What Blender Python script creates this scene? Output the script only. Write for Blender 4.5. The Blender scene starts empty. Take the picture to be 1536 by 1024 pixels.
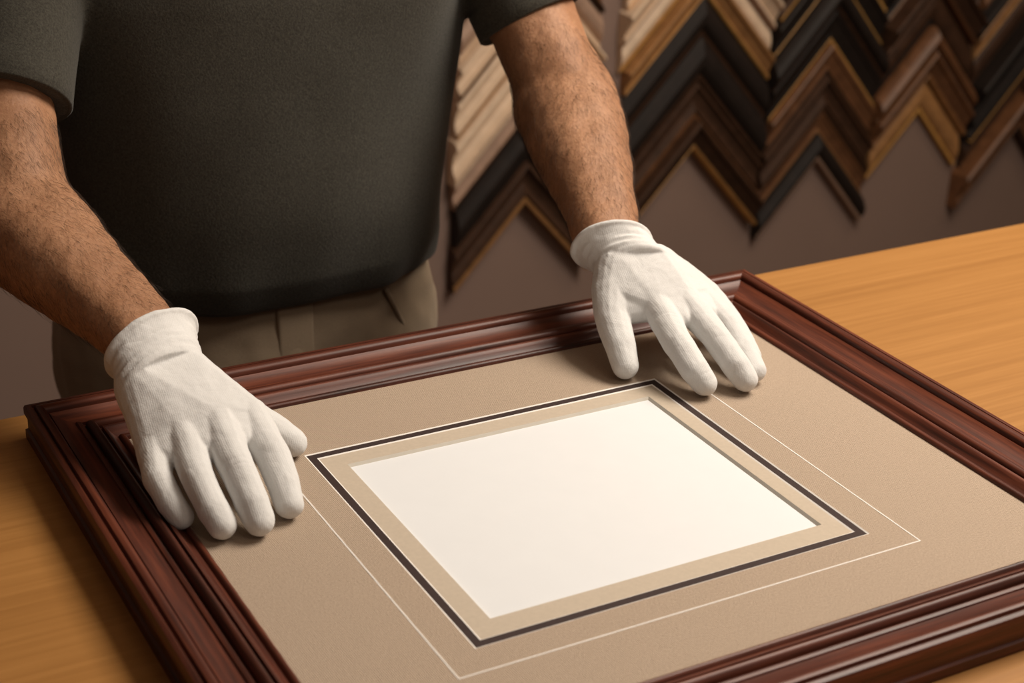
import bpy, bmesh, math, random
import numpy as np
from mathutils import Vector, Matrix
random.seed(7); rng=np.random.default_rng(5)
ZUP=0.94
scene=bpy.context.scene
col=scene.collection
# ------------------------------------------------------------------ helpers
def link(o,parent=None):
    col.objects.link(o)
    if parent: o.parent=parent
    return o
def empty(name):
    e=bpy.data.objects.new(name,None); e.empty_display_size=.1
    return link(e)
def mesh_obj(name,verts,faces,mats,parent=None,smooth=False,fm=None,sharp=None):
    me=bpy.data.meshes.new(name)
    me.from_pydata([tuple(v) for v in verts],[],[tuple(f) for f in faces]); 
    for m in (mats if isinstance(mats,(list,tuple)) else [mats]): me.materials.append(m)
    if fm is not None: me.polygons.foreach_set('material_index',fm)
    if smooth: me.polygons.foreach_set('use_smooth',[True]*len(me.polygons))
    if sharp is not None: me.set_sharp_from_angle(angle=math.radians(sharp))
    me.update()
    o=bpy.data.objects.new(name,me)
    return link(o,parent)
class Geo:
    def __init__(s): s.v=[];s.f=[];s.m=[]
    def add(s,v,f,m=0):
        b=len(s.v); s.v+= [tuple(p) for p in v]; s.f+=[tuple(i+b for i in q) for q in f]; s.m+=[m]*len(f)
    def obj(s,name,mats,parent=None,**k): return mesh_obj(name,s.v,s.f,mats,parent,fm=s.m,**k)
def fib(n=90):
    i=np.arange(n)+.5; ph=np.arccos(1-2*i/n); th=math.pi*(1+5**.5)*i
    return np.stack([np.cos(th)*np.sin(ph),np.sin(th)*np.sin(ph),np.cos(ph)],1)
FIB=fib()
def hull_pts(pts):
    bm=bmesh.new()
    for p in pts: bm.verts.new(p)
    r=bmesh.ops.convex_hull(bm,input=bm.verts[:])
    bmesh.ops.delete(bm,geom=[g for g in set(r['geom_interior']+r['geom_unused']) if isinstance(g,bmesh.types.BMVert)],context='VERTS')
    bmesh.ops.recalc_face_normals(bm,faces=bm.faces[:])
    bm.verts.index_update()
    v=[tuple(x.co) for x in bm.verts]; f=[tuple(x.index for x in q.verts) for q in bm.faces]
    bm.free(); return v,f
def hull(g,*sph,m=0):
    """sph: (x,y,z,r) or (x,y,z,rx,ry,rz)"""
    P=[]
    for s in sph:
        c=np.array(s[:3]); r=np.array(s[3:]) if len(s)==6 else np.array([s[3]]*3)
        P.append(c+FIB*r)
    v,f=hull_pts(np.concatenate(P)); g.add(v,f,m)
def ring(c,a,b,ra,rb,n=48,p=2.0,fn=None):
    c=np.array(c,float);a=np.array(a,float);b=np.array(b,float);o=[]
    for i in range(n):
        t=2*math.pi*i/n;ct,st=math.cos(t),math.sin(t);k=1 if fn is None else 1+fn(t)
        x=math.copysign(abs(ct)**(2/p),ct)*k;y=math.copysign(abs(st)**(2/p),st)*k
        o.append(c+a*ra*x+b*rb*y)
    return o
def loft(g,rings,cap=True,m=0):
    n=len(rings[0]);v=[p for r in rings for p in r];f=[]
    for k in range(len(rings)-1):
        for i in range(n):
            j=(i+1)%n;f.append((k*n+i,k*n+j,(k+1)*n+j,(k+1)*n+i))
    if cap:
        f.append(tuple(range(n))[::-1]);f.append(tuple((len(rings)-1)*n+i for i in range(n)))
    g.add(v,f,m)
def nrm(v): v=np.array(v,float);return v/np.linalg.norm(v)
def remesh(o,vox,it=6,fac=.5):
    m=o.modifiers.new('remesh','REMESH');m.mode='VOXEL';m.voxel_size=vox;m.use_smooth_shade=True
    s=o.modifiers.new('smooth','SMOOTH');s.factor=fac;s.iterations=it
    return o
def displace(o,size,strength,depth=2,name='clouds'):
    t=bpy.data.textures.new(name,'CLOUDS');t.noise_scale=size;t.noise_depth=depth
    d=o.modifiers.new('folds','DISPLACE');d.texture=t;d.strength=strength;d.mid_level=.5;d.texture_coords='LOCAL'
def box(g,x0,x1,y0,y1,z0,z1,m=0):
    v=[(x0,y0,z0),(x1,y0,z0),(x1,y1,z0),(x0,y1,z0),(x0,y0,z1),(x1,y0,z1),(x1,y1,z1),(x0,y1,z1)]
    g.add(v,[(3,2,1,0),(4,5,6,7),(0,1,5,4),(1,2,6,5),(2,3,7,6),(3,0,4,7)],m)
# ------------------------------------------------------------------ materials
def mat(name,rough=.6,spec=.5):
    m=bpy.data.materials.new(name);m.use_nodes=True;nt=m.node_tree
    b=nt.nodes['Principled BSDF'];b.inputs['Roughness'].default_value=rough
    b.inputs['Specular IOR Level'].default_value=spec
    return m,nt,b
def coords(nt,kind='Object',scale=(1,1,1),rot=(0,0,0)):
    tc=nt.nodes.new('ShaderNodeTexCoord');mp=nt.nodes.new('ShaderNodeMapping')
    mp.inputs['Scale'].default_value=scale;mp.inputs['Rotation'].default_value=rot
    nt.links.new(tc.outputs[kind],mp.inputs[0]);return mp.outputs[0]
def noise(nt,vec,scale,detail=3,rough=.55,dist=0):
    n=nt.nodes.new('ShaderNodeTexNoise');nt.links.new(vec,n.inputs['Vector'])
    n.inputs['Scale'].default_value=scale;n.inputs['Detail'].default_value=detail;n.inputs['Roughness'].default_value=rough;n.inputs['Distortion'].default_value=dist
    return n.outputs['Fac']
def ramp(nt,fac,stops):
    r=nt.nodes.new('ShaderNodeValToRGB');nt.links.new(fac,r.inputs[0]);e=r.color_ramp.elements
    while len(e)<len(stops): e.new(.5)
    for x,(p,c) in zip(e,stops): x.position=p;x.color=(*c,1)
    return r.outputs[0]
def mixc(nt,fac,a,b,mode='MIX'):
    n=nt.nodes.new('ShaderNodeMix');n.data_type='RGBA';n.blend_type=mode
    for s,v in ((0,fac),(6,a),(7,b)):
        if isinstance(v,(int,float)): n.inputs[s].default_value=v
        elif isinstance(v,tuple): n.inputs[s].default_value=(*v,1)
        else: nt.links.new(v,n.inputs[s])
    return n.outputs[2]
def math_(nt,op,a,b=0.):
    n=nt.nodes.new('ShaderNodeMath');n.operation=op
    for i,v in enumerate((a,b)):
        if isinstance(v,(int,float)): n.inputs[i].default_value=v
        else: nt.links.new(v,n.inputs[i])
    return n.outputs[0]
def bump(nt,b,h,strength,dist):
    n=nt.nodes.new('ShaderNodeBump');n.inputs['Strength'].default_value=strength;n.inputs['Distance'].default_value=dist
    nt.links.new(h,n.inputs['Height'])
    nt.links.new(n.outputs[0],b.inputs['Normal']);return n
def crease(nt,vec,scale,dist=.6,detail=1,sharp=3.):
    """thin valley lines where a noise field crosses its middle value"""
    n=noise(nt,vec,scale,detail,.5,dist)
    a=math_(nt,'ABSOLUTE',math_(nt,'SUBTRACT',n,.5))
    return math_(nt,'MINIMUM',math_(nt,'MULTIPLY',a,sharp*3),1.)
def plain(name,c,rough=.6,spec=.5,var=.12,sc=20,metal=0):
    m,nt,b=mat(name,rough,spec);v=coords(nt)
    f=noise(nt,v,sc,4)
    nt.links.new(ramp(nt,f,[(.3,tuple(x*(1-var) for x in c)),(.7,tuple(min(1,x*(1+var)) for x in c))]),b.inputs['Base Color'])
    b.inputs['Metallic'].default_value=metal
    return m
def wood(name,dark,mid,light,rough,kind='Object',scale=(1,1,1),fs=60,bs=.0003,coat=0,streak=.5,spec=.5):
    m,nt,b=mat(name,rough,spec)
    v=coords(nt,kind,scale)
    big=noise(nt,v,fs*.12,3,.6,1.2); fine=noise(nt,v,fs,5,.65,.3)
    s=math_(nt,'ADD',math_(nt,'MULTIPLY',big,1-streak),math_(nt,'MULTIPLY',fine,streak))
    c=ramp(nt,s,[(.34,dark),(.5,mid),(.66,light)])
    nt.links.new(c,b.inputs['Base Color'])
    bump(nt,b,fine,.35,bs)
    b.inputs['Coat Weight'].default_value=coat;b.inputs['Coat Roughness'].default_value=.3
    return m
M_frame=wood('mahogany',(.018,.005,.003),(.085,.020,.0095),(.185,.049,.022),.44,'UV',(3,60,1),3,.0005,.0,.55,.42)
M_table=wood('oak_table',(.305,.137,.034),(.355,.165,.043),(.41,.197,.056),.55,'Object',(1.0,34,34),5,.0002,.0,.6,.3)
M_wall=plain('mauve_wall',(.235,.162,.132),.85,.2,.05,3)
M_floor=wood('floor_boards',(.10,.06,.035),(.16,.10,.06),(.2,.13,.08),.5,'Object',(20,2,2),4)
M_ceil=plain('ceiling_paint',(.6,.56,.5),.9,.2,.03)
# linen mat
M_linen,nt,b=mat('linen_mat',.9,.15)
v=coords(nt);sx=nt.nodes.new('ShaderNodeSeparateXYZ');nt.links.new(v,sx.inputs[0])
k=2*math.pi/.0027
a1=math_(nt,'SINE',math_(nt,'MULTIPLY',math_(nt,'ADD',sx.outputs[0],sx.outputs[1]),k))
a2=math_(nt,'SINE',math_(nt,'MULTIPLY',math_(nt,'SUBTRACT',sx.outputs[0],sx.outputs[1]),k*.9))
w_=math_(nt,'MULTIPLY',a1,a2)
nz=noise(nt,v,650,2);nb=noise(nt,v,9,2)
h=math_(nt,'ADD',math_(nt,'MULTIPLY',w_,.50),nz)
c0=ramp(nt,h,[(.0,(.35,.272,.203)),(1.,(.575,.455,.350))])
nt.links.new(mixc(nt,math_(nt,'MULTIPLY',nb,.12),c0,(.42,.325,.242)),b.inputs['Base Color'])
bump(nt,b,h,.9,.0006)
M_beige=plain('beige_mat',(.515,.44,.35),.9,.15,.04,300)
M_dark=plain('dark_fillet',(.040,.024,.022),.7,.3,.1,200)
M_core=plain('white_core',(.82,.79,.75),.9,.1,.02,100)
M_bevel_shaded=plain('bevel_core_shaded',(.60,.56,.49),.9,.1,.03,100)  # white core greyed to beige, bevel's shade put into the colour
M_paper=plain('white_paper',(.745,.765,.785),.9,.1,.008,40)
# glove
def knit(name,c):
    m,nt,b=mat(name,.97,.06);v=coords(nt)
    f1=noise(nt,v,1000,2)
    sx=nt.nodes.new('ShaderNodeSeparateXYZ');nt.links.new(v,sx.inputs[0])
    wob=math_(nt,'MULTIPLY',noise(nt,v,20,2),.006)
    rib=math_(nt,'SINE',math_(nt,'MULTIPLY',math_(nt,'ADD',sx.outputs[0],wob),2*math.pi/.0015))
    c1=crease(nt,coords(nt,'Object',(.45,1.3,.9),(0,.2,.35)),38,.9,1,2.0)
    f3=noise(nt,coords(nt,'Object',(1,1,.6),(.3,.4,.6)),45,4,.55,1.1)
    nt.links.new(ramp(nt,f1,[(.2,tuple(x*.90 for x in c)),(.75,c)]),b.inputs['Base Color'])
    h=math_(nt,'MULTIPLY',f1,.17)
    for q,a in ((rib,.020),(c1,.24),(f3,.75)): h=math_(nt,'ADD',h,math_(nt,'MULTIPLY',q,a))
    bump(nt,b,h,.5,.0022)
    b.inputs['Sheen Weight'].default_value=.25;b.inputs['Sheen Roughness'].default_value=.6
    return m
M_glove=knit('white_cotton',(.725,.725,.715))
# skin
M_skin,nt,b=mat('skin',.56,.3);v=coords(nt)
f=noise(nt,v,18,4);g2=noise(nt,v,300,4,.65)
c0=ramp(nt,f,[(.3,(.325,.162,.083)),(.7,(.455,.247,.138))])
nt.links.new(mixc(nt,ramp(nt,g2,[(.35,(0,0,0)),(.7,(.7,.7,.7))]),c0,(.26,.12,.062)),b.inputs['Base Color'])
bump(nt,b,g2,.6,.0011)
b.inputs['Subsurface Weight'].default_value=.05;b.inputs['Subsurface Radius'].default_value=(.01,.004,.002);b.inputs['Subsurface Scale'].default_value=.5
M_hair=plain('dark_hair',(.040,.023,.014),.6,.3,.2,80)
def cloth(name,c,var,sc,bs,dist=.0006):
    m,nt,b=mat(name,.95,.12);v=coords(nt)
    f=noise(nt,v,sc,2,.7);w=noise(nt,v,5,2)
    c0=ramp(nt,f,[(.3,tuple(x*(1-var) for x in c)),(.72,tuple(x*(1+var) for x in c))])
    nt.links.new(mixc(nt,math_(nt,'MULTIPLY',w,.25),c0,tuple(x*.8 for x in c)),b.inputs['Base Color'])
    bump(nt,b,f,bs,dist);b.inputs['Sheen Weight'].default_value=.12
    return m
M_shirt=cloth('charcoal_jersey',(.056,.053,.043),.38,520,.5,.0009)
M_khaki=cloth('khaki_twill',(.29,.22,.15),.08,600,.4)
M_shoe=plain('brown_leather',(.06,.03,.015),.4)
M_eye=plain('eye_white',(.7,.68,.65),.2,.5,.01)
M_iris=plain('iris',(.05,.03,.02),.2)
M_lip=plain('lips',(.32,.12,.09),.5)
# ------------------------------------------------------------------ room
def room_box(name,x0,x1,y0,y1,z0,z1,m):
    g=Geo();box(g,x0,x1,y0,y1,z0,z1);return g.obj(name,[m])
FZ=-ZUP
room_box('floor',-2.4,3.6,-2.6,1.66,FZ-.08,FZ,M_floor)
room_box('wall_back',-2.4,3.6,1.56,1.66,FZ,1.8,M_wall)
room_box('wall_left',-2.5,-2.4,-2.6,1.66,FZ,1.8,M_wall)
room_box('wall_right',3.6,3.7,-2.6,1.66,FZ,1.8,M_wall)
room_box('ceiling',-2.5,3.7,-2.6,1.66,1.8,1.88,M_ceil)
room_box('baseboard_back',-2.4,3.6,1.545,1.56,FZ,FZ+.09,plain('baseboard_paint',(.2,.14,.11),.6))
# ------------------------------------------------------------------ workbench
tb=empty('wooden_workbench')
g=Geo();TZ=-.016
prof=[(-1.15,TZ-.04),(-1.15,TZ-.004),(-1.146,TZ),(.3385,TZ),(.3425,TZ-.003),(.3425,TZ-.036),(.339,TZ-.04)]
n=len(prof);xs=(-1.05,1.75)
v=[(x,y,z) for x in xs for (y,z) in prof]
f=[(i,(i+1)%n,n+(i+1)%n,n+i) for i in range(n)]+[tuple(range(n))[::-1],tuple(range(n,2*n))]
g.add(v,f);g.obj('table_top',[M_table],tb)
g=Geo()
for x in (-.95,1.6):
    for y in (-1.05,.2): box(g,x,x+.07,y,y+.07,FZ,TZ-.04)
box(g,-.9,1.62,.21,.235,TZ-.14,TZ-.04);box(g,-.9,1.62,-1.03,-1.005,TZ-.14,TZ-.04)
box(g,-.93,-.905,-1.0,.2,TZ-.14,TZ-.04);box(g,1.62,1.645,-1.0,.2,TZ-.14,TZ-.04)
g.obj('table_legs',[M_table],tb)
# ------------------------------------------------------------------ picture frame
pf=empty('picture_frame')
IX0,IX1,IY0,IY1=-.286,.310,-.2285,.2310
prof=[(0,-.0150),(0,.0022),(.0008,.0034),(.0022,.0042),(.0038,.0040),(.0050,.0030),(.0056,.0012),
 (.0075,.0018),(.0095,.0032),(.0115,.0054),(.0132,.0074),(.0148,.0084),(.0158,.0084),(.0160,.0052),(.0178,.0052),
 (.0180,.0076),(.0190,.0100),(.0208,.0116),(.0228,.0118),(.0248,.0106),(.0260,.0084),(.0264,.0052),(.0284,.0052),
 (.0286,.0080),(.0300,.0084),(.0320,.0078),(.0325,.0064),(.0380,.0068),(.0430,.0080),(.0470,.0098),(.0492,.0114),(.0494,.0092),(.0510,.0092),(.0512,.0138),
 (.0524,.0154),(.0540,.0164),(.0560,.0168),(.0580,.0163),(.0586,.0154),(.0588,.0130),(.0606,.0130),(.0608,.0154),(.0630,.0157),(.0650,.0148),(.0660,.0125),
 (.0660,.0070),(.0640,.0056),(.0640,-.0060),(.0660,-.0075),(.0660,-.0155),(.0,-.0155)]
V=[];F=[];UV=[]
L=[0]
for i in range(1,len(prof)): L.append(L[-1]+math.hypot(prof[i][0]-prof[i-1][0],prof[i][1]-prof[i-1][1]))
def corner(u,k):
    return [(IX0-u,IY0-u),(IX1+u,IY0-u),(IX1+u,IY1+u),(IX0-u,IY1+u)][k%4]
for k in range(4):
    base=len(V)
    for e in (k,k+1):
        for (u,z) in prof:
            x,y=corner(u,e);V.append((x,y,z))
    n=len(prof)
    for i in range(n-1):
        F.append((base+i,base+n+i,base+n+i+1,base+i+1))
        for (e,j) in ((k,i),(k+1,i),(k+1,i+1),(k,i+1)):
            x,y=corner(prof[j][0],e);s=x if k%2==0 else y
            UV.append((s+k*3.7,L[j]+k*.9))
me=bpy.data.meshes.new('moulding');me.from_pydata(V,[],F);me.materials.append(M_frame)
uvl=me.uv_layers.new(name='UVMap')
for i,u in enumerate(UV): uvl.data[i].uv=u
bm=bmesh.new();bm.from_mesh(me);bmesh.ops.recalc_face_normals(bm,faces=bm.faces[:])
bm.to_mesh(me);bm.free()
me.polygons.foreach_set('use_smooth',[True]*len(me.polygons));me.set_sharp_from_angle(angle=math.radians(38))
link(bpy.data.objects.new('moulding',me),pf)
# mats
g=Geo()
def rr(o,i,zo,zi,m):
    (a,b,c,d),(p,q_,r,s)=o,i
    v=[(a,c,zo),(b,c,zo),(b,d,zo),(a,d,zo),(p,r,zi),(q_,r,zi),(q_,s,zi),(p,s,zi)]
    g.add(v,[(0,1,5,4),(1,2,6,5),(2,3,7,6),(3,0,4,7)],m)
def ins(R,d): return (R[0]+d,R[1]-d,R[2]+d,R[3]-d)
O=(-.295,.318,-.234,.237);D=(-.168,.168,-.1462,.1462);Wt=(-.1400,.1428,-.1165,.1185)
rr(O,D,0,0,0)
d1=ins(D,.0012);d2=ins(D,.0078);d3=ins(D,.0090)
rr(D,d1,0,-.0006,2);rr(d1,d2,-.0006,-.0006,1);rr(d2,d3,-.0006,-.0012,2)
W2=ins(Wt,-.0018)
rr(d3,W2,-.0012,-.0012,3);rr(W2,Wt,-.0012,-.0036,4)
z=-.0036;g.add([(Wt[0],Wt[2],z),(Wt[1],Wt[2],z),(Wt[1],Wt[3],z),(Wt[0],Wt[3],z)],[(0,1,2,3)],5)
box(g,-.294,.317,-.233,.236,-.0145,-.0075,3)
g.obj('layered_mat_board',[M_linen,M_dark,M_core,M_beige,M_bevel_shaded,M_paper],pf)
# incised white ruling
g=Geo()
x0,x1,y0,yt=-.1935,.1963,-.1714,.100;w=.0011;z=.00025
for (a,b_,c,d) in ((x0,x1,y0,y0+w),(x0,x0+w,y0+w,yt),(x1-w,x1,y0+w,yt)):
    box(g,a,b_,c,d,-.0002,z)
g.obj('ruled_line',[M_core],pf)
# ------------------------------------------------------------------ frame corner samples on the wall
CM={'K':plain('black_moulding',(.015,.010,.008),.6,.25,.2,30),'E':plain('espresso_moulding',(.050,.023,.012),.55,.3,.25,40),
'W':plain('walnut_moulding',(.15,.065,.028),.5,.4,.25,40),'C':plain('cream_moulding',(.70,.53,.38),.5,.4,.1,40),
'G':plain('gold_moulding',(.56,.30,.085),.45,.5,.15,40,.1),'T':plain('tan_moulding',(.33,.165,.062),.5,.4,.2,40),
'P':plain('pewter_moulding',(.38,.25,.18),.45,.5,.15,40,.1)}
keys=list(CM)
g=Geo();WY=1.56
P1=[(0,0),(0,.55),(.06,.75),(.16,.8),(.2,.62),(.34,.5),(.55,.42),(.7,.5),(.8,.72),(.84,.5),(.86,.5),(.88,.72),(1,.66),(1,0)]
P2=[(0,0),(0,.9),(.08,1),(.2,.95),(.24,.8),(.5,.62),(.74,.45),(.78,.6),(.86,.6),(.88,.62),(1,.5),(1,0)]
P3=[(0,0),(0,.5),(.15,.72),(.4,.9),(.62,.86),(.8,.66),(.84,.5),(.87,.66),(1,.58),(1,0)]
def chevron(cx,za,hs,tv,dep,body,lip,m_=1.08,P=P1):
    n=len(P)
    for sgn in (-1,1):
        v=[]
        for X in (0,hs):
            for (t,p) in P: v.append((cx+sgn*X,WY-.001-p*dep,za-X*m_-t*tv))
        for i in range(n-1):
            q4=(i,i+1,n+i+1,n+i) if sgn<0 else (i,n+i,n+i+1,i+1)
            t=(P[i][0]+P[i+1][0])/2
            g.add([v[j] for j in q4],[(0,1,2,3)],keys.index(lip if t>.845 else body))
        cap=[v[n+i] for i in range(n)]
        g.add(cap,[tuple(range(n)) if sgn>0 else tuple(range(n))[::-1]],keys.index(body))
cols=[(.838,-.395,.150,1.1,[(.085,'E','T'),(.075,'K','K'),(.05,'P','E'),(.085,'C','C'),(.075,'C','T'),(.06,'C','W'),(.07,'P','C'),(.05,'W','E'),(.06,'C','G'),(.06,'C','T')]),
(1.207,-.338,.172,1.08,[(.06,'E','G'),(.075,'E','W'),(.085,'K','E'),(.075,'K','E'),(.05,'T','G'),(.055,'C','G'),(.06,'C','P'),(.055,'C','G'),(.06,'P','C'),(.06,'K','K')]),
(1.522,-.402,.137,1.12,[(.055,'K','P'),(.05,'W','T'),(.075,'E','E'),(.06,'W','E'),(.07,'K','G'),(.06,'K','E'),(.065,'K','G'),(.06,'E','G'),(.06,'K','K'),(.06,'W','W')]),
(1.786,-.334,.127,1.1,[(.075,'T','G'),(.06,'W','T'),(.05,'W','P'),(.08,'E','K'),(.06,'E','W'),(.06,'K','P'),(.06,'K','G'),(.06,'E','E'),(.06,'T','T')]),
(2.07,-.40,.145,1.12,[(.08,'W','E'),(.06,'E','W'),(.055,'K','G'),(.07,'K','K'),(.06,'E','E'),(.05,'T','G'),(.06,'K','K'),(.06,'W','W'),(.07,'E','G'),(.05,'K','K')]),
(2.36,-.36,.140,1.12,[(.07,'K','K'),(.07,'E','G'),(.06,'C','G'),(.07,'W','W'),(.07,'K','K'),(.06,'E','E'),(.06,'T','T')])]
for (cx,za,hs,ms,pcs) in cols:
    z=za
    for i,(tv,bd,lp) in enumerate(pcs):
        z+=tv
        chevron(cx+random.uniform(-.004,.004),z,hs+random.uniform(-.008,.004),tv*.97,random.uniform(.02,.055),bd,lp,ms,random.choice([P1,P2,P3]))
o=g.obj('picture_frame_corner_samples',[CM[k] for k in keys])
# ------------------------------------------------------------------ gloves
def fing(g,pts,rs):
    for a,b_,ra,rb in zip(pts[:-1],pts[1:],rs[:-1],rs[1:]):
        hull(g,(*a,ra),(*b_,rb))
def lerp(a,b,t): return tuple(a[i]+(b[i]-a[i])*t for i in range(3))
def mm(*a): return tuple(x/1000 for x in a)
def glove(name,F_,thumb,wr,cuffc,armdir,cw,ch,R_):
    """F_: list index..pinky [MCP,PIP,DIP,TIP]"""
    g=Geo()
    for p,r in zip(F_,R_): fing(g,p,r)
    ad=nrm(armdir);ac=nrm(np.cross(ad,(0,0,1)));up=nrm(np.cross(ac,ad))
    if np.dot(ac,np.array(F_[0][0])-np.array(F_[3][0]))<0: ac=-ac
    wr=np.array(wr);A=wr+ac*.018;B=wr-ac*.018
    A4=(*A,.0225);B4=(*B,.0218)
    M0,M1,M2,M3=[np.array(F_[i][0]) for i in range(4)]
    hull(g,A4,B4,(*M0,.0155),(*M1,.0162),(*M2,.0158),(*M3,.0144))
    for i in range(3):
        a,b_=F_[i],F_[i+1]
        # cloth spanning between the bases of neighbouring fingers
        m1=lerp(a[0],a[1],.48);m2=lerp(b_[0],b_[1],.48)
        mid=lerp(m1,m2,.5)
        hull(g,(*a[0],.0150),(*b_[0],.0146),(mid[0],mid[1],mid[2]+.001,.0096))
    fing(g,thumb,(.020,.0162,.0142,.0120))
    hull(g,(*thumb[0],.020),A4,(*F_[0][0],.0145))
    hull(g,(*thumb[0],.017),(*lerp(thumb[0],thumb[1],.75),.0135),(F_[0][0][0],F_[0][0][1],F_[0][0][2]-.004,.012))
    hull(g,A4,B4,(*(wr*.55+np.array(F_[3][0])*.45-np.array((0,0,.008))),.019))
    # side seam running from the cuff to the thumb
    s=[np.array(A)+up*.0185+ac*.012,np.array(thumb[0])+np.array((0,0,.0195)),np.array(thumb[1])*.5+np.array(F_[0][0])*.5+np.array((0,0,.0125))]
    for a,b_ in zip(s[:-1],s[1:]): hull(g,(*a,.0012),(*b_,.0012))
    cc=np.array(cuffc)
    rs=[]
    for i,(t,s) in enumerate(((-.1,.93),(.02,.965),(.1,.92),(.22,.965),(.33,.925),(.46,.965),(.56,.93),(.68,.97),(.8,.96),(.92,1.0),(1.0,1.02))):
        c=wr+(cc-wr)*t+up*math.sin(t*9)*.0006
        rs.append(ring(c,ac,up,cw*s,ch*s,48,2,lambda th,i=i:.016*math.sin(3*th+i*1.9)+.010*math.sin(5*th+i*2.7)))
    loft(g,rs)
    hr=ring(cc,ac,up,cw*1.01,ch*1.01,36)
    for i in range(36):
        a=hr[i];b_=hr[(i+1)%36];hull(g,(*a,.0026),(*b_,.0026))
    o=g.obj(name,[M_glove]);remesh(o,.001,6,.5);displace(o,.024,.0020,2)
    return o
F1=[[mm(-215,143,46),mm(-213,102,35),mm(-214,75,21),mm(-215,61,12.2)],
    [mm(-242,140,50),mm(-246,88,38),mm(-245,58,22),mm(-244,47,12.4)],
    [mm(-268,140,46),mm(-275,92,35),mm(-273,64,21),mm(-270,54,11.8)],
    [mm(-290,143,38),mm(-299,109,29),mm(-296,89,18),mm(-292,80,10.6)]]
T1=[mm(-238,185,48),mm(-205,172,30),mm(-187,157,19),mm(-177,148,12.8)]
glove('white_cotton_glove',F1,T1,mm(-267,192,68),mm(-264,222,84),(-.071,.229,.075),.0415,.031,
 [(.0160,.0136,.0128,.0113),(.0162,.0134,.0127,.0115),(.0158,.0124,.0118,.0109),(.0146,.0114,.0107,.0099)])
F2=[[mm(189,182,54),mm(181,135,37),mm(182,108,23),mm(187,98,12.5)],
    [mm(215,180,56),mm(218,131,39),mm(221,101,23),mm(225,90,12.5)],
    [mm(240,190,50),mm(249,150,35),mm(247,122,21),mm(244,102,11.8)],
    [mm(260,205,42),mm(269,178,27),mm(266,150,16),mm(261,130,10.6)]]
T2=[mm(162,214,60),mm(150,194,43),mm(144,170,27),mm(142,156,13.5)]
glove('white_cotton_glove',F2,T2,mm(192,222,74),mm(180,248,88),(.07,.225,.097),.0365,.030,
 [(.0155,.0132,.0125,.0113),(.0158,.0130,.0124,.0113),(.0155,.0120,.0114,.0106),(.0142,.0112,.0105,.0097)])
# ------------------------------------------------------------------ man
man=empty('man')
El=(-.334,.448,.145);Sl=(-.25,.60,.36);Wl=(-.264,.222,.084)
Er=(.249,.475,.185);Sr=(.19,.60,.38);Wr=(.180,.248,.088)
def arm(name,S,E,W):
    g=Geo();S,E,W=map(np.array,(S,E,W));d=nrm(W-E);ac=nrm(np.cross(d,(0,0,1)))
    P=lambda t:E+(W-E)*t
    hull(g,(*S,.050),(*(S*.5+E*.5),.050));hull(g,(*(S*.5+E*.5),.050),(*E,.045))
    hull(g,(*(S*.35+E*.65),.046),(*P(.22),.043),(*E,.044))
    st=[(0,.044,.004),(.20,.047,.008),(.42,.042,.008),(.68,.032,.008),(.86,.0255,.009),(.95,.0235,.009)]
    for (t0,r0,o0),(t1,r1,o1) in zip(st[:-1],st[1:]):
        a,b_=P(t0),P(t1)
        hull(g,(*(a+ac*o0),r0),(*(a-ac*o0),r0),(*(b_+ac*o1),r1),(*(b_-ac*o1),r1))
    hull(g,(*(E+np.array((0,.006,-.012))),.040),(*P(.1),.04))
    o=g.obj(name,[M_skin],man);remesh(o,.003,26,.5);displace(o,.045,.006,2)
    return o,E,W
arms=[arm('right_arm',Sl,El,Wl),arm('left_arm',Sr,Er,Wr)]
# arm hair grown from the finished surface
bpy.context.view_layer.update();dg=bpy.context.evaluated_depsgraph_get()
hv=[];hf=[]
for (o,E,W) in arms:
    ev=o.evaluated_get(dg);me=ev.to_mesh()
    co=np.empty(len(me.vertices)*3);me.vertices.foreach_get('co',co);co=co.reshape(-1,3)
    no=np.empty(len(me.vertices)*3);me.vertex_normals.foreach_get('vector',no);no=no.reshape(-1,3)
    ev.to_mesh_clear()
    d=nrm(W-E);t=(co-E)@d/np.linalg.norm(W-E)
    ok=np.where((t>.0)&(t<.93)&(no[:,2]>-.6))[0]
    for i in rng.choice(ok,3400,replace=True):
        nn=no[i];p=co[i]+np.cross(nn,rng.normal(0,.0015,3))
        tan=d*1.0+rng.normal(0,.35,3)+np.array((0,0,-.5));tan=nrm(tan-nn*(tan@nn))
        Lh=rng.uniform(.007,.018);side=nrm(np.cross(tan,nn));w=.000068
        pts=[p-nn*.0003,p+tan*Lh*.4+nn*Lh*.10,p+tan*Lh*.75+nn*Lh*.12,p+tan*Lh+nn*Lh*.07]
        b0=len(hv)
        for kk,pp in enumerate(pts):
            ww=w*(1-kk*.25);hv+= [tuple(pp+side*ww),tuple(pp-side*ww*.5+nn*ww),tuple(pp-side*ww*.5-nn*ww)]
        for kk in range(3):
            for s in range(3):
                s2=(s+1)%3;hf.append((b0+kk*3+s,b0+kk*3+s2,b0+kk*3+3+s2,b0+kk*3+3+s))
mesh_obj('arm_hair',hv,hf,M_hair,man)
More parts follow.
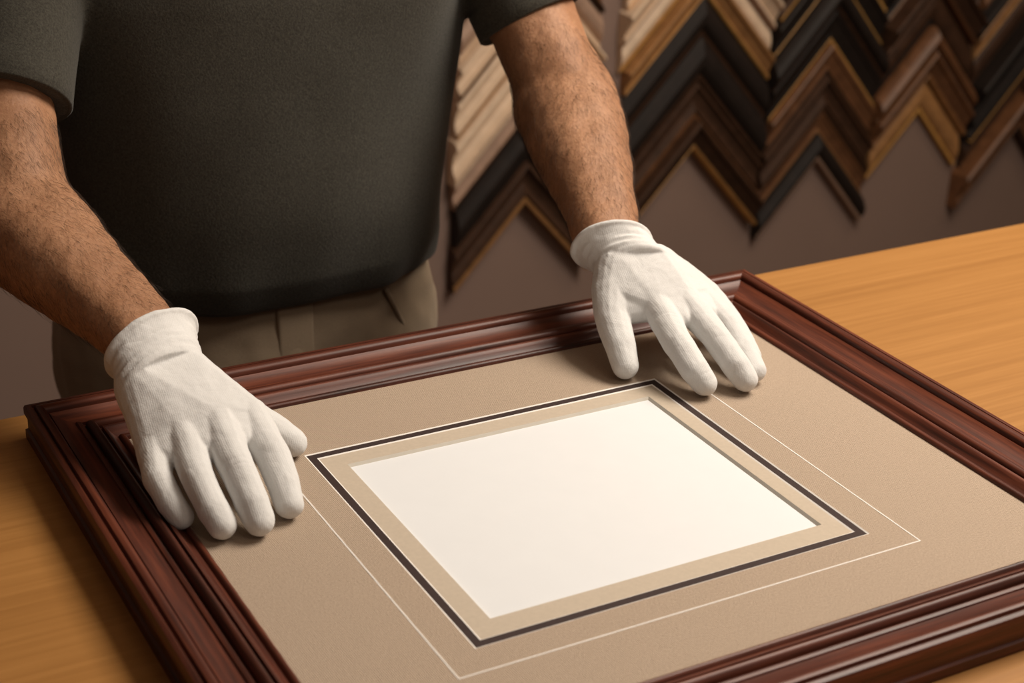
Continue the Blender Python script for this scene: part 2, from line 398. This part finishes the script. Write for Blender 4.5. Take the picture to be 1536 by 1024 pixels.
# shirt
X=(1,0,0);Y=(0,1,0)
g=Geo();cx=-.03
tab=[(-.034,.632,.200,.136),(-.028,.632,.204,.141),(-.015,.630,.205,.145),(.0,.628,.206,.149),(.06,.626,.206,.154),(.13,.62,.210,.150),(.2,.612,.218,.142),(.28,.60,.224,.133),(.35,.592,.212,.122),(.40,.588,.18,.105),(.43,.583,.13,.085),(.455,.58,.075,.07)]
ta=np.array(tab);rs=[]
for z in list(np.linspace(-.034,.0,6))+list(np.linspace(.012,.455,34)):
    cy,rx,ry=[float(np.interp(z,ta[:,0],ta[:,i])) for i in (1,2,3)]
    am=math.exp(-(z+.034)/.07)
    fn=lambda t,z=z,am=am:am*(.014*math.sin(9*t+z*12)+.010*math.sin(5*t-z*18+1)+.008*math.sin(17*t+2))+.009*math.sin(4*t+z*16)+.007*math.sin(7*t-z*22+2)
    rs.append(ring((cx,cy,z),X,Y,rx,ry,120,2.35,fn))
loft(g,rs)
def sleeve(S,E,t,r):
    S,E=np.array(S),np.array(E);e=S+(E-S)*t;d=nrm(E-S);a=nrm(np.cross(d,(0,1,0)));b_=nrm(np.cross(a,d))
    rr_=[ring(S-d*.02,a,b_,.07,.07),ring(S+(e-S)*.4,a,b_,r*1.08,r*1.12),ring(e-d*.028,a,b_,r,r*1.02),ring(e,a,b_,r,r*1.02)]
    loft(g,rr_)
    inn=1 if S[0]<0 else -1
    hull(g,(*S,.066),(S[0]+inn*.08,S[1],S[2]-.02,.09),(*(S+d*.06),.060))
    bnd=Geo();R1=[ring(e-d*.026,a,b_,r+.0015,r*1.02+.0015),ring(e+d*.001,a,b_,r+.002,r*1.02+.002),ring(e+d*.003,a,b_,r,r*1.02),ring(e-d*.004,a,b_,r-.008,r-.008)]
    loft(bnd,R1,cap=False);return bnd
b1=sleeve(Sl,El,.68,.062);b2=sleeve(Sr,Er,.74,.055)
sh=g.obj('polo_shirt',[M_shirt],man);remesh(sh,.0035,4,.5);displace(sh,.14,.010,1)
b1.obj('right_sleeve_hem',[M_shirt],man,smooth=True);b2.obj('left_sleeve_hem',[M_shirt],man,smooth=True)
# trousers
g=Geo()
rs=[ring((cx,cy,z),X,Y,rx,ry,64,2.3) for (z,cy,rx,ry) in [(.02,.635,.182,.120),(-.03,.635,.192,.124),(-.06,.635,.205,.128),(-.10,.637,.214,.132),(-.15,.64,.212,.133),(-.21,.645,.200,.125)]]
loft(g,rs)
for s in (-1,1):
    R2=[ring((cx+s*o_,y,z),X,Y,rx,ry,40) for (z,o_,y,rx,ry) in [(-.12,.10,.64,.10,.12),(-.22,.105,.645,.098,.115),(-.45,.11,.65,.08,.085),(-.7,.115,.66,.068,.07),(-.90,.12,.66,.062,.066)]]
    loft(g,R2)
tr=g.obj('khaki_trousers',[M_khaki],man);remesh(tr,.005,5,.5);displace(tr,.07,.012,2)
g=Geo()
hull(g,(-.045,.509,-.04,.004),(-.045,.505,-.17,.004),(-.012,.509,-.04,.003),(-.012,.505,-.15,.003))
for s in (-1,1):
    hull(g,(cx+s*.11,.520,-.045,.0028),(cx+s*.165,.548,-.15,.0028))
g.obj('trouser_seams',[M_khaki],man,smooth=True)
g=Geo()
for s in (-1,1):
    x=cx+s*.12
    hull(g,(x,.70,FZ+.035,.035),(x,.62,FZ+.04,.038),(x+s*.005,.50,FZ+.028,.028),(x,.46,FZ+.022,.022))
    hull(g,(x,.68,FZ+.05,.045),(x,.66,FZ+.1,.04))
g.obj('shoes',[M_shoe],man,smooth=True)
# neck and head looking down at the frame
g=Geo();H=np.array((cx,.50,.625))
hull(g,(cx,.585,.40,.058),(cx,.545,.52,.055))
hull(g,(*(H+(0,.03,.035)),.078,.09,.075),(*(H+(0,-.02,.03)),.07,.07,.07))
hull(g,(*(H+(0,-.02,.02)),.066,.06,.06),(*(H+(0,-.075,-.075)),.026),(*(H+(-.04,-.01,-.06)),.028),(*(H+(.04,-.01,-.06)),.028))
hull(g,(*(H+(0,-.088,.018)),.008),(*(H+(0,-.118,-.022)),.012),(*(H+(-.013,-.095,-.03)),.008),(*(H+(.013,-.095,-.03)),.008))
for s in (-1,1):
    hull(g,(*(H+(s*.077,.012,.012)),.006,.018,.022),(*(H+(s*.085,.02,.018)),.005,.016,.024),(*(H+(s*.076,.008,-.018)),.006))
    hull(g,(*(H+(s*.018,-.085,.034)),.010),(*(H+(s*.048,-.072,.032)),.010))
o=g.obj('head',[M_skin],man);remesh(o,.003,8,.5)
g=Geo();hull(g,(*(H+(0,.042,.045)),.083,.092,.078),(*(H+(0,-.02,.055)),.066,.06,.055))
hull(g,(*(H+(0,.085,-.01)),.07,.04,.05),(*(H+(0,.06,.03)),.08,.06,.05))
o=g.obj('hair',[M_hair],man);remesh(o,.003,4);displace(o,.01,.006,3)
for nm,mt,off,r in (('eyes',M_eye,-.079,.0125),('irises',M_iris,-.0885,.0055)):
    g=Geo()
    for s in (-1,1): hull(g,(*(H+(s*.032,off,.008)),r))
    g.obj(nm,[mt],man,smooth=True)
g=Geo();hull(g,(*(H+(-.02,-.094,-.052)),.005),(*(H+(0,-.103,-.052)),.0065),(*(H+(.02,-.094,-.052)),.005));g.obj('mouth',[M_lip],man,smooth=True)
# ------------------------------------------------------------------ lights
def area(name,loc,target,size,power,colr):
    l=bpy.data.lights.new(name,'AREA');l.shape='RECTANGLE';l.size,l.size_y=size;l.energy=power;l.color=colr
    o=bpy.data.objects.new(name,l);o.location=loc
    o.rotation_euler=(Vector(target)-Vector(loc)).to_track_quat('-Z','Y').to_euler();return link(o)
area('ceiling_softbox_light',(1.0,-.05,1.40),(.05,.1,0),(.9,.7),40,(1,.89,.77))
area('front_fill_light',(.4,-1.4,1.7),(.1,.3,.1),(1.0,.7),6,(1,.86,.72))  # weak fill added from the front, not a real fixture
area('wall_wash_light',(1.5,.5,1.6),(1.5,1.56,-.25),(1.8,.3),11,(1,.77,.54))
w=bpy.data.worlds.new('room_ambient');scene.world=w;w.use_nodes=True
w.node_tree.nodes['Background'].inputs[0].default_value=(1,.86,.74,1);w.node_tree.nodes['Background'].inputs[1].default_value=.135
# ------------------------------------------------------------------ camera
p,y_,r=1.14010,-.52442,.04156
Rm=Matrix.Rotation(y_,4,'Z')@Matrix.Rotation(p,4,'X')@Matrix.Rotation(r,4,'Z')
cam=bpy.data.cameras.new('camera');cam.sensor_width=36;cam.lens=57.97
cam.dof.use_dof=True;cam.dof.focus_distance=1.36;cam.dof.aperture_fstop=6.3
co_=bpy.data.objects.new('camera',cam);co_.matrix_world=Matrix.Translation((-.60697,-.93662,.63929))@Rm
link(co_);scene.camera=co_
scene.view_settings.view_transform='Standard'
for o in list(col.objects):
    if o.parent is None: o.location.z+=ZUP
